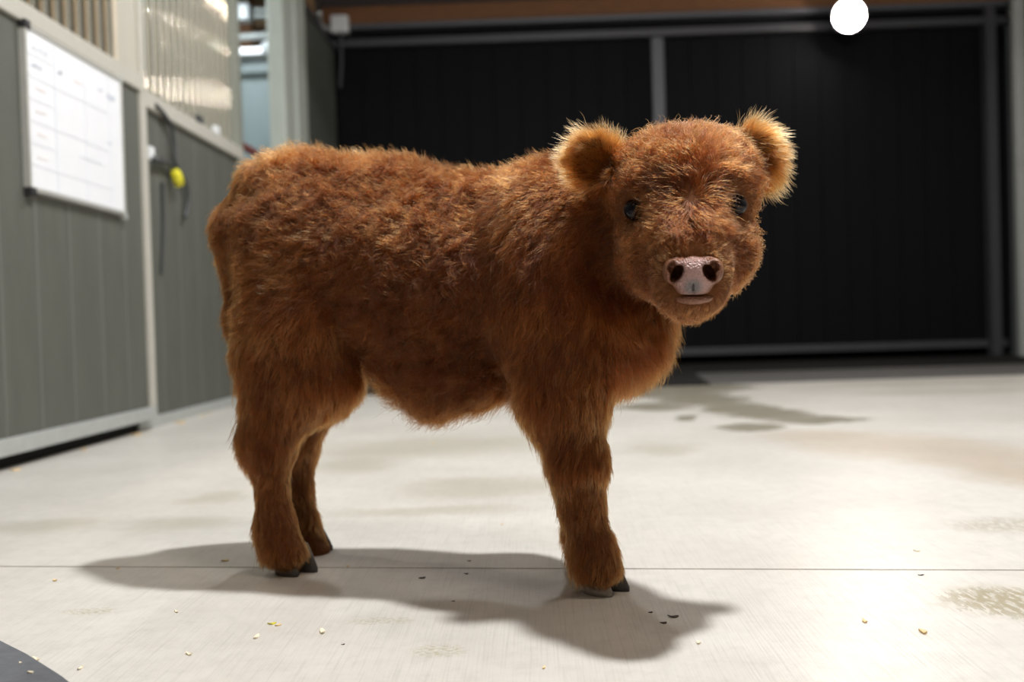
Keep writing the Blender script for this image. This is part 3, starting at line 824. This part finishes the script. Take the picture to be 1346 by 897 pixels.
nlo = nh - .06; NF = build_field(PRIMS, nlo, nh + .06, .0013)
NV, NQ = surface_nets(NF, nlo, .0013); NV = relax(NV, NQ, 2)
PRIMS = _save
m = NT('nose_skin'); tc = m.node('ShaderNodeTexCoord')
c0 = nl(0, -.016, .012)
dst = m.node('ShaderNodeVectorMath', operation='DISTANCE', inp={0: tc.outputs['Object'], 1: tuple(c0)}).outputs['Value']
vv = m.coords(); n = m.noise(vv, 260, 4); n2_ = m.noise(vv, 55, 3)
up_ = m.node('ShaderNodeVectorMath', operation='DISTANCE', inp={0: tc.outputs['Object'], 1: tuple(nl(0, 0, .016))}).outputs['Value']
c = m.mix(n2_, (0.38, 0.215, 0.190), (0.46, 0.285, 0.262))
c = m.mix(m.ramp(dst, .018, .006), c, (0.19, 0.165, 0.165))
c = m.mix(m.ramp(m.math('ADD', up_, m.math('MULTIPLY', n2_, .014)), .028, .042), c, (0.20, 0.075, 0.035))
m.set(Base_Color=c, Roughness=0.36, Specular_IOR_Level=0.5)
vo = m.node('ShaderNodeTexVoronoi', inp={'Vector': vv, 'Scale': 420.0}).outputs[0]
m.bump(vo, .8, .0018); M['nose'] = m.m
link('nose_pad', np_mesh('nose_pad', NV, NQ), M['nose'], calf)

# --- eyes
m = NT('eye'); m.set(Base_Color=(0.006, 0.005, 0.007), Roughness=0.10, Specular_IOR_Level=0.22); M['eye'] = m.m
M['lid'] = plain('eyelid', (0.060, 0.026, 0.016), .5, 0, .2, (90, 90, 90))
for hit, dr in EYES:
    bm = bmesh.new(); bmesh.ops.create_uvsphere(bm, u_segments=28, v_segments=18, radius=.0155)
    bmesh.ops.transform(bm, matrix=Matrix.Translation(Vector(hit + dr * .0095)), verts=bm.verts)
    eo = link('eye', mesh_of(bm, 'eye', True), M['eye'], calf)
    f = frame(-dr, (0, 0, 1))
    pts = []
    for k in range(25):
        a = 2 * math.pi * k / 24
        pts.append(hit + dr * (.0030 + .0040 * abs(math.cos(a))) + f[0] * .0138 * math.cos(a) + f[2] * .0100 * math.sin(a))
    tube('eyelid', pts, .0030, M['lid'], eo, 8)

# --- cloven hooves
M['hoof'] = plain('hoof_horn', (0.050, 0.042, 0.038), .45, 0, .35, (60, 60, 60), bump=.2)
M['hoof_pale'] = plain('pale_hoof_horn', (0.34, 0.29, 0.25), .45, 0, .35, (40, 40, 40), bump=.2)
def claw(cx, cy, ang, mat, sc=1.02):
    rings = []; seg = 20
    prof = [(0.0, 1.0, 0), (.006, 1.02, -.0005), (.018, .93, -.004), (.032, .82, -.009), (.045, .72, -.014)]
    vs_, fs = [], []
    ca, sa = math.cos(ang), math.sin(ang)
    for z, s, off in prof:
        for k in range(seg):
            a = 2 * math.pi * k / seg
            x = .034 * math.cos(a); x = x if x > 0 else x * .75
            y = .0165 * math.sin(a) * (1 - .35 * max(0, math.cos(a)) ** 2)
            x = (x * s + off) * sc; y = y * s * sc
            vs_.append((cx + x * ca - y * sa, cy + x * sa + y * ca, z * sc))
    for i in range(len(prof) - 1):
        for k in range(seg): fs.append((i * seg + k, i * seg + (k + 1) % seg, (i + 1) * seg + (k + 1) % seg, (i + 1) * seg + k))
    fs.append(tuple(range(seg))[::-1]); fs.append(tuple((len(prof) - 1) * seg + k for k in range(seg)))
    me = bpy.data.meshes.new('claw'); me.from_pydata(vs_, [], fs)
    for p in me.polygons: p.use_smooth = len(p.vertices) == 4
    return link('claw', me, mat, calf)
def hoof(cx, cy, ang, mats):
    for s_, mt in zip((-1, 1), mats):
        claw(cx - math.sin(ang) * .018 * s_, cy + math.cos(ang) * .018 * s_, ang + .06 * s_, M[mt])
h = fl(386, 753); hoof(h[0] + .002, h[1] + .006, -.75, ('hoof', 'hoof'))
h = fl(412, 726); hoof(h[0] - .006, h[1] + .010, -.5, ('hoof', 'hoof'))
h = fl(796, 776); hoof(h[0] - .003, h[1] - .002, -.80, ('hoof_pale', 'hoof'))
hoof(h[0] + FD[0], h[1] + FD[1], -.40, ('hoof', 'hoof'))

# ------------------------------------------------------------------ coat of hair (strand geometry)
def pnoise(P, freq, seed, oct_=2):
    """smooth pseudo-noise in about -1..1 from random plane waves"""
    r = np.random.default_rng(seed); out = np.zeros(len(P))
    for o in range(oct_):
        for _ in range(7):
            k = r.normal(size=3); k *= freq * (2 ** o) * r.uniform(.6, 1.4) / np.linalg.norm(k)
            out += np.sin(P @ k * 2 * np.pi + r.uniform(0, 6.28)) * (.5 ** o) / 2.6
    return out
def unit(A): return A / np.maximum(np.linalg.norm(A, axis=-1, keepdims=True), 1e-9)
T3 = np.concatenate([BQ[:, [0, 1, 2]], BQ[:, [0, 2, 3]]])
fn = np.cross(BV[T3[:, 1]] - BV[T3[:, 0]], BV[T3[:, 2]] - BV[T3[:, 0]])
farea = np.linalg.norm(fn, axis=1) / 2
VN = np.stack([np.bincount(T3.ravel(), np.repeat(fn[:, i], 3), len(BV)) for i in range(3)], 1); VN = unit(VN)
def scatter(n, dens=None):
    p = farea * (1 if dens is None else dens); p = p / p.sum()
    t = RNG.choice(len(T3), n, p=p)
    u = RNG.random((n, 2)); u[u.sum(1) > 1] = 1 - u[u.sum(1) > 1]
    w_ = np.stack([1 - u.sum(1), u[:, 0], u[:, 1]], 1)
    return (BV[T3[t]] * w_[..., None]).sum(1), unit((VN[T3[t]] * w_[..., None]).sum(1))
WHORL = trace(905, 262, FLD0)[0]; NOSE = nl(0, -.004, .0)
THW = W_(418, 395, 1.64)
#            length, lift, clump, wave, stiff spread, tint(0 red-brown .. 1 golden)
GR = {'torso': (.040, .40, .78, 1.3, .30, .30), 'belly': (.044, .45, .72, 1.0, .35, .22), 'shoulder': (.038, .34, .72, .8, .28, .36), 'neck': (.032, .40, .60, .7, .35, .30),
      'chest': (.042, .50, .7, .7, .40, .42), 'tail': (.030, .40, .5, .3, .3, .35), 'thigh': (.036, .34, .70, .6, .30, .48), 'leg': (.030, .30, .66, .4, .30, .44),
      'shank': (.022, .28, .6, .25, .28, .47), 'head': (.027, .36, .75, 1.0, .30, .34), 'snout': (.0105, .30, .4, .2, .28, .55), 'ear_l': (.024, .45, .40, .2, .40, .85), 'ear_r': (.026, .45, .40, .2, .40, .95)}
GN = list(GR); GP = np.array([GR[g_] for g_ in GN])
def field(P, N):
    D = np.stack([sdf_at(P, (g_,)) for g_ in GN], 1)
    Wt = np.exp(-(D - D.min(1, keepdims=True)) / .010); Wt /= Wt.sum(1, keepdims=True)
    par = Wt @ GP
    dirs = np.zeros((len(P), len(GN), 3))
    def put(g_, v_): dirs[:, GN.index(g_)] = v_
    side = np.sign(P[:, 1] - (1.70 - .30 * (P[:, 0] + .2)))[:, None]
    put('torso', np.array([-.75, 0, -.60])); put('belly', np.array([-.45, 0, -.9])); put('shoulder', np.array([-.42, 0, -.9])); put('neck', np.array([-.75, 0, -.55]))
    put('chest', np.array([.25, -.1, -.95])); put('tail', np.array([-.1, 0, -1])); put('leg', np.array([-.22, 0, -1])); put('shank', np.array([-.10, 0, -1]))
    th = P - THW; th[:, 1] = 0
    put('thigh', unit(unit(th) * .75 + np.array([-.1, 0, -.65])))
    hw = unit(P - WHORL); hn = unit(P - NOSE)
    up = np.clip((P[:, 2] - WHORL[2]) / .05 + .3, 0, 1)[:, None]
    fr = np.exp(-(np.linalg.norm(P - WHORL, axis=1) / .055) ** 2)[:, None]
    put('head', unit(hn * (1 - up) * (1 - fr) + hw * np.clip(up + fr, 0, 1) + np.array([0, 0, -.35]) * (1 - fr)))
    put('snout', unit(hn + np.array([0, 0, -.15])))
    put('ear_l', unit(P - EL_B + (EL_B - EL_T) * .2)); put('ear_r', unit(P - ER_B + (ER_B - ER_T) * .2 + np.array([0, 0, -.02])))
    T = (dirs * Wt[..., None]).sum(1)
    top = np.clip(N[:, 2], 0, 1) ** 2
    wt = Wt[:, GN.index('torso')] + Wt[:, GN.index('shoulder')] + Wt[:, GN.index('neck')]
    T = T + np.stack([-.2 * top * wt, 0 * top, .5 * top * wt], 1)
    nz = np.stack([pnoise(P, 14, 21 + i) for i in range(3)], 1) + .7 * np.stack([pnoise(P, 38, 31 + i) for i in range(3)], 1)
    mess = (1 - .5 * top * wt) * (.18 + .38 * Wt[:, GN.index('torso')] + .18 * Wt[:, GN.index('belly')] + .10 * Wt[:, GN.index('head')])
    T = T + nz * mess[:, None]
    T = unit(T - N * (T * N).sum(1, keepdims=True))
    L = par[:, 0].copy(); lift = par[:, 1] + .75 * top * wt
    hd = Wt[:, GN.index('head')]
    zr_ = np.clip((P[:, 2] - WHORL[2]) / .05, 0, 1)
    front = np.clip((1.45 - P[:, 1]) / .04, 0, 1)
    cheek = np.clip((WHORL[2] - .03 - P[:, 2]) / .04, 0, 1)
    L = L * (1 + hd * (.75 * fr[:, 0] + .20 * zr_ - .30 * front * cheek * (1 - fr[:, 0])))
    for ht, dr_ in EYES:      # short hair round the eyes
        de = np.linalg.norm(P - ht, axis=1); L *= np.clip((de - .008) / .046, .10, 1)
    dn = np.linalg.norm(P - NOSE, axis=1); L *= np.clip((dn - .020) / .06, .75, 1)
    # ear fringe is long at the rim and under the ear
    for g_, b_, t_ in (('ear_l', EL_B, EL_T), ('ear_r', ER_B, ER_T)):
        ax_ = t_ - b_; tt = ((P - b_) @ ax_) / (ax_ @ ax_)
        off = np.linalg.norm((P - b_) - tt[:, None] * ax_, axis=1)
        L *= 1 + Wt[:, GN.index(g_)] * (.55 * np.clip((off - .018) / .02, 0, 1) + .35 * np.clip(tt - .6, 0, 1))
    feath = Wt[:, GN.index('leg')] * np.clip(-N[:, 0] * 1.3, 0, 1); L *= 1 + .55 * feath
    fet = Wt[:, GN.index('shank')] * np.clip(-N[:, 0], 0, 1) * np.clip((.12 - P[:, 2]) / .05, 0, 1) * np.clip((P[:, 2] - .04) / .02, 0, 1); L *= 1 + 1.2 * fet
    L *= 1 - .18 * top * wt
    und = Wt[:, GN.index('belly')] * np.clip(-N[:, 2], 0, 1); L *= 1 + .35 * und
    L *= np.clip((P[:, 2] - .006) / .04, .7, 1)
    return T, L, lift, par, top * wt
NSTR, NPT = 320000, 7
tri_c = BV[T3].mean(1)
dens = 1.0 + 1.6 * np.clip((.10 - np.abs(tri_c[:, 0] - .20)) / .1, 0, 1) * (tri_c[:, 2] > .33) * (tri_c[:, 1] < 1.53) + .6 * (tri_c[:, 2] < .25) + 1.0 * (np.minimum(sdf_at(tri_c, ('ear_l',)), sdf_at(tri_c, ('ear_r',))) < .006)
CPn, CNn = scatter(NSTR // 15, dens)
Rp, Rn = scatter(NSTR, dens)
# no hair on eyeballs, nose pad or inside the mouth
keep = np.ones(len(Rp), bool)
for ht, dr_ in EYES:
    f = frame(-dr_, (0, 0, 1)); q_ = (Rp - ht) @ f.T
    keep &= ((q_[:, 0] / .0170) ** 2 + (q_[:, 2] / .0130) ** 2 > 1) | (np.abs(q_[:, 1]) > .03)
q_ = (Rp - nh) @ nf.T
pad = np.where(q_[:, 2] > -.010, (np.abs(q_[:, 0]) / .0300) ** 2 + ((q_[:, 2] - .001) / .0175) ** 2, (np.abs(q_[:, 0]) / .024) ** 2 + ((q_[:, 2] + .016) / .0185) ** 2)
keep &= (pad > 1) | (np.abs(q_[:, 1]) > .04)
keep &= Rp[:, 2] > .020
Rp, Rn = Rp[keep], Rn[keep]
kd = kdtree.KDTree(len(CPn))
for i, p in enumerate(CPn): kd.insert(p, i)
kd.balance()
cid = np.array([kd.find(p)[1] for p in Rp])
cT, cL, cLift, cPar, cTop = field(CPn, CNn)
cRnd = RNG.random((len(CPn), 6))
sT, sL, sLift, sPar, sTop = field(Rp, Rn)
n_ = len(Rp)
T = unit(.45 * sT + .55 * cT[cid] + .22 * RNG.normal(size=(n_, 3)) * sPar[:, 4:5] * 1.6)
T = unit(T - Rn * (T * Rn).sum(1, keepdims=True))
L = sL * (.70 + .45 * RNG.random(n_)) * (.82 + .36 * cRnd[cid, 0])
lift = np.clip(sLift * (.6 + .8 * RNG.random(n_)), .08, .95)
B = np.cross(Rn, T)
clump = np.clip(sPar[:, 2] * (.5 + .8 * cRnd[cid, 1]) * (1 - .55 * np.clip(sTop, 0, 1)), 0, .95)
stray = RNG.random(n_) < .10; clump[stray] *= .15; lift[stray] = np.minimum(.95, lift[stray] * 1.6)
wave = sPar[:, 3] * (.5 + cRnd[cid, 2])
PTS = np.zeros((n_, NPT, 3)); PTS[:, 0] = Rp - Rn * .0015
pos = PTS[:, 0].copy()
rootd = Rp - CPn[cid]
ph = cRnd[cid, 3] * 6.28 + RNG.normal(size=n_) * .35
frq = 1.0 + .9 * cRnd[cid, 4]
prev = 0
for i in range(1, NPT):
    s_ = i / (NPT - 1)
    a = lift * (1 - (.55 - .35 * np.clip(sTop, 0, 1)) * s_)
    d = Rn * a[:, None] + T * np.sqrt(1 - a * a)[:, None] + np.array([0, 0, -.22]) * (s_ * (1 - .7 * np.clip(sTop, 0, 1)))[:, None]
    d = unit(d)
    pos = pos + d * (L / (NPT - 1))[:, None]
    wv = wave * L * .085
    off = B * (wv * (np.sin(ph + frq * 6.28 * s_) - np.sin(ph)) * min(1, s_ * 1.6))[:, None] + Rn * (wv * .7 * (np.cos(ph * 1.3 + frq * 6.28 * s_) - np.cos(ph * 1.3)) * min(1, s_ * 1.6))[:, None]
    PTS[:, i] = pos + off - rootd * (clump * s_ ** 1.3)[:, None]
PTS[:, :, 2] = np.maximum(PTS[:, :, 2], .0015)
hc = bpy.data.hair_curves.new('coat')
hc.add_curves([NPT] * n_)
hc.attributes['position'].data.foreach_set('vector', PTS.astype(np.float32).ravel())
rad = np.outer(.00024 * (.7 + .6 * RNG.random(n_)) * np.clip(L / .02, .65, 1.15), np.array([1, 1, .95, .88, .75, .55, .18]))
ra_ = hc.attributes.get('radius') or hc.attributes.new('radius', 'FLOAT', 'POINT')
ra_.data.foreach_set('value', rad.astype(np.float32).ravel())
tint = np.clip(sPar[:, 5] + .50 * (cRnd[cid, 5] - .5) + .12 * RNG.normal(size=n_) + .10 * pnoise(Rp, 9, 77), 0, 1)
ta = hc.attributes.new('tint', 'FLOAT', 'CURVE'); ta.data.foreach_set('value', tint.astype(np.float32))
m = NT('coat_hair'); m.n.remove(m.b)
at = m.node('ShaderNodeAttribute', attribute_name='tint')
c = m.mix(m.ramp(at.outputs['Fac'], 0.0, 0.55), (0.047, 0.0105, 0.0017), (0.132, 0.034, 0.0056))
c = m.mix(m.ramp(at.outputs['Fac'], 0.50, 1.0), c, (0.38, 0.150, 0.042))
hb = m.node('ShaderNodeBsdfHairPrincipled', inp={'Color': c, 'Roughness': .36, 'Radial Roughness': .55, 'Random Roughness': .2, 'Coat': .0, 'IOR': 1.40})
m.l.new(hb.outputs[0], m.n['Material Output'].inputs['Surface']); M['hair'] = m.m
hc.materials.append(M['hair'])
coat = bpy.data.objects.new('coat', hc); COL.objects.link(coat); coat.parent = calf
coat.matrix_parent_inverse = Matrix.Translation(-Vector(calf.location)); tag(coat, kind='stuff')
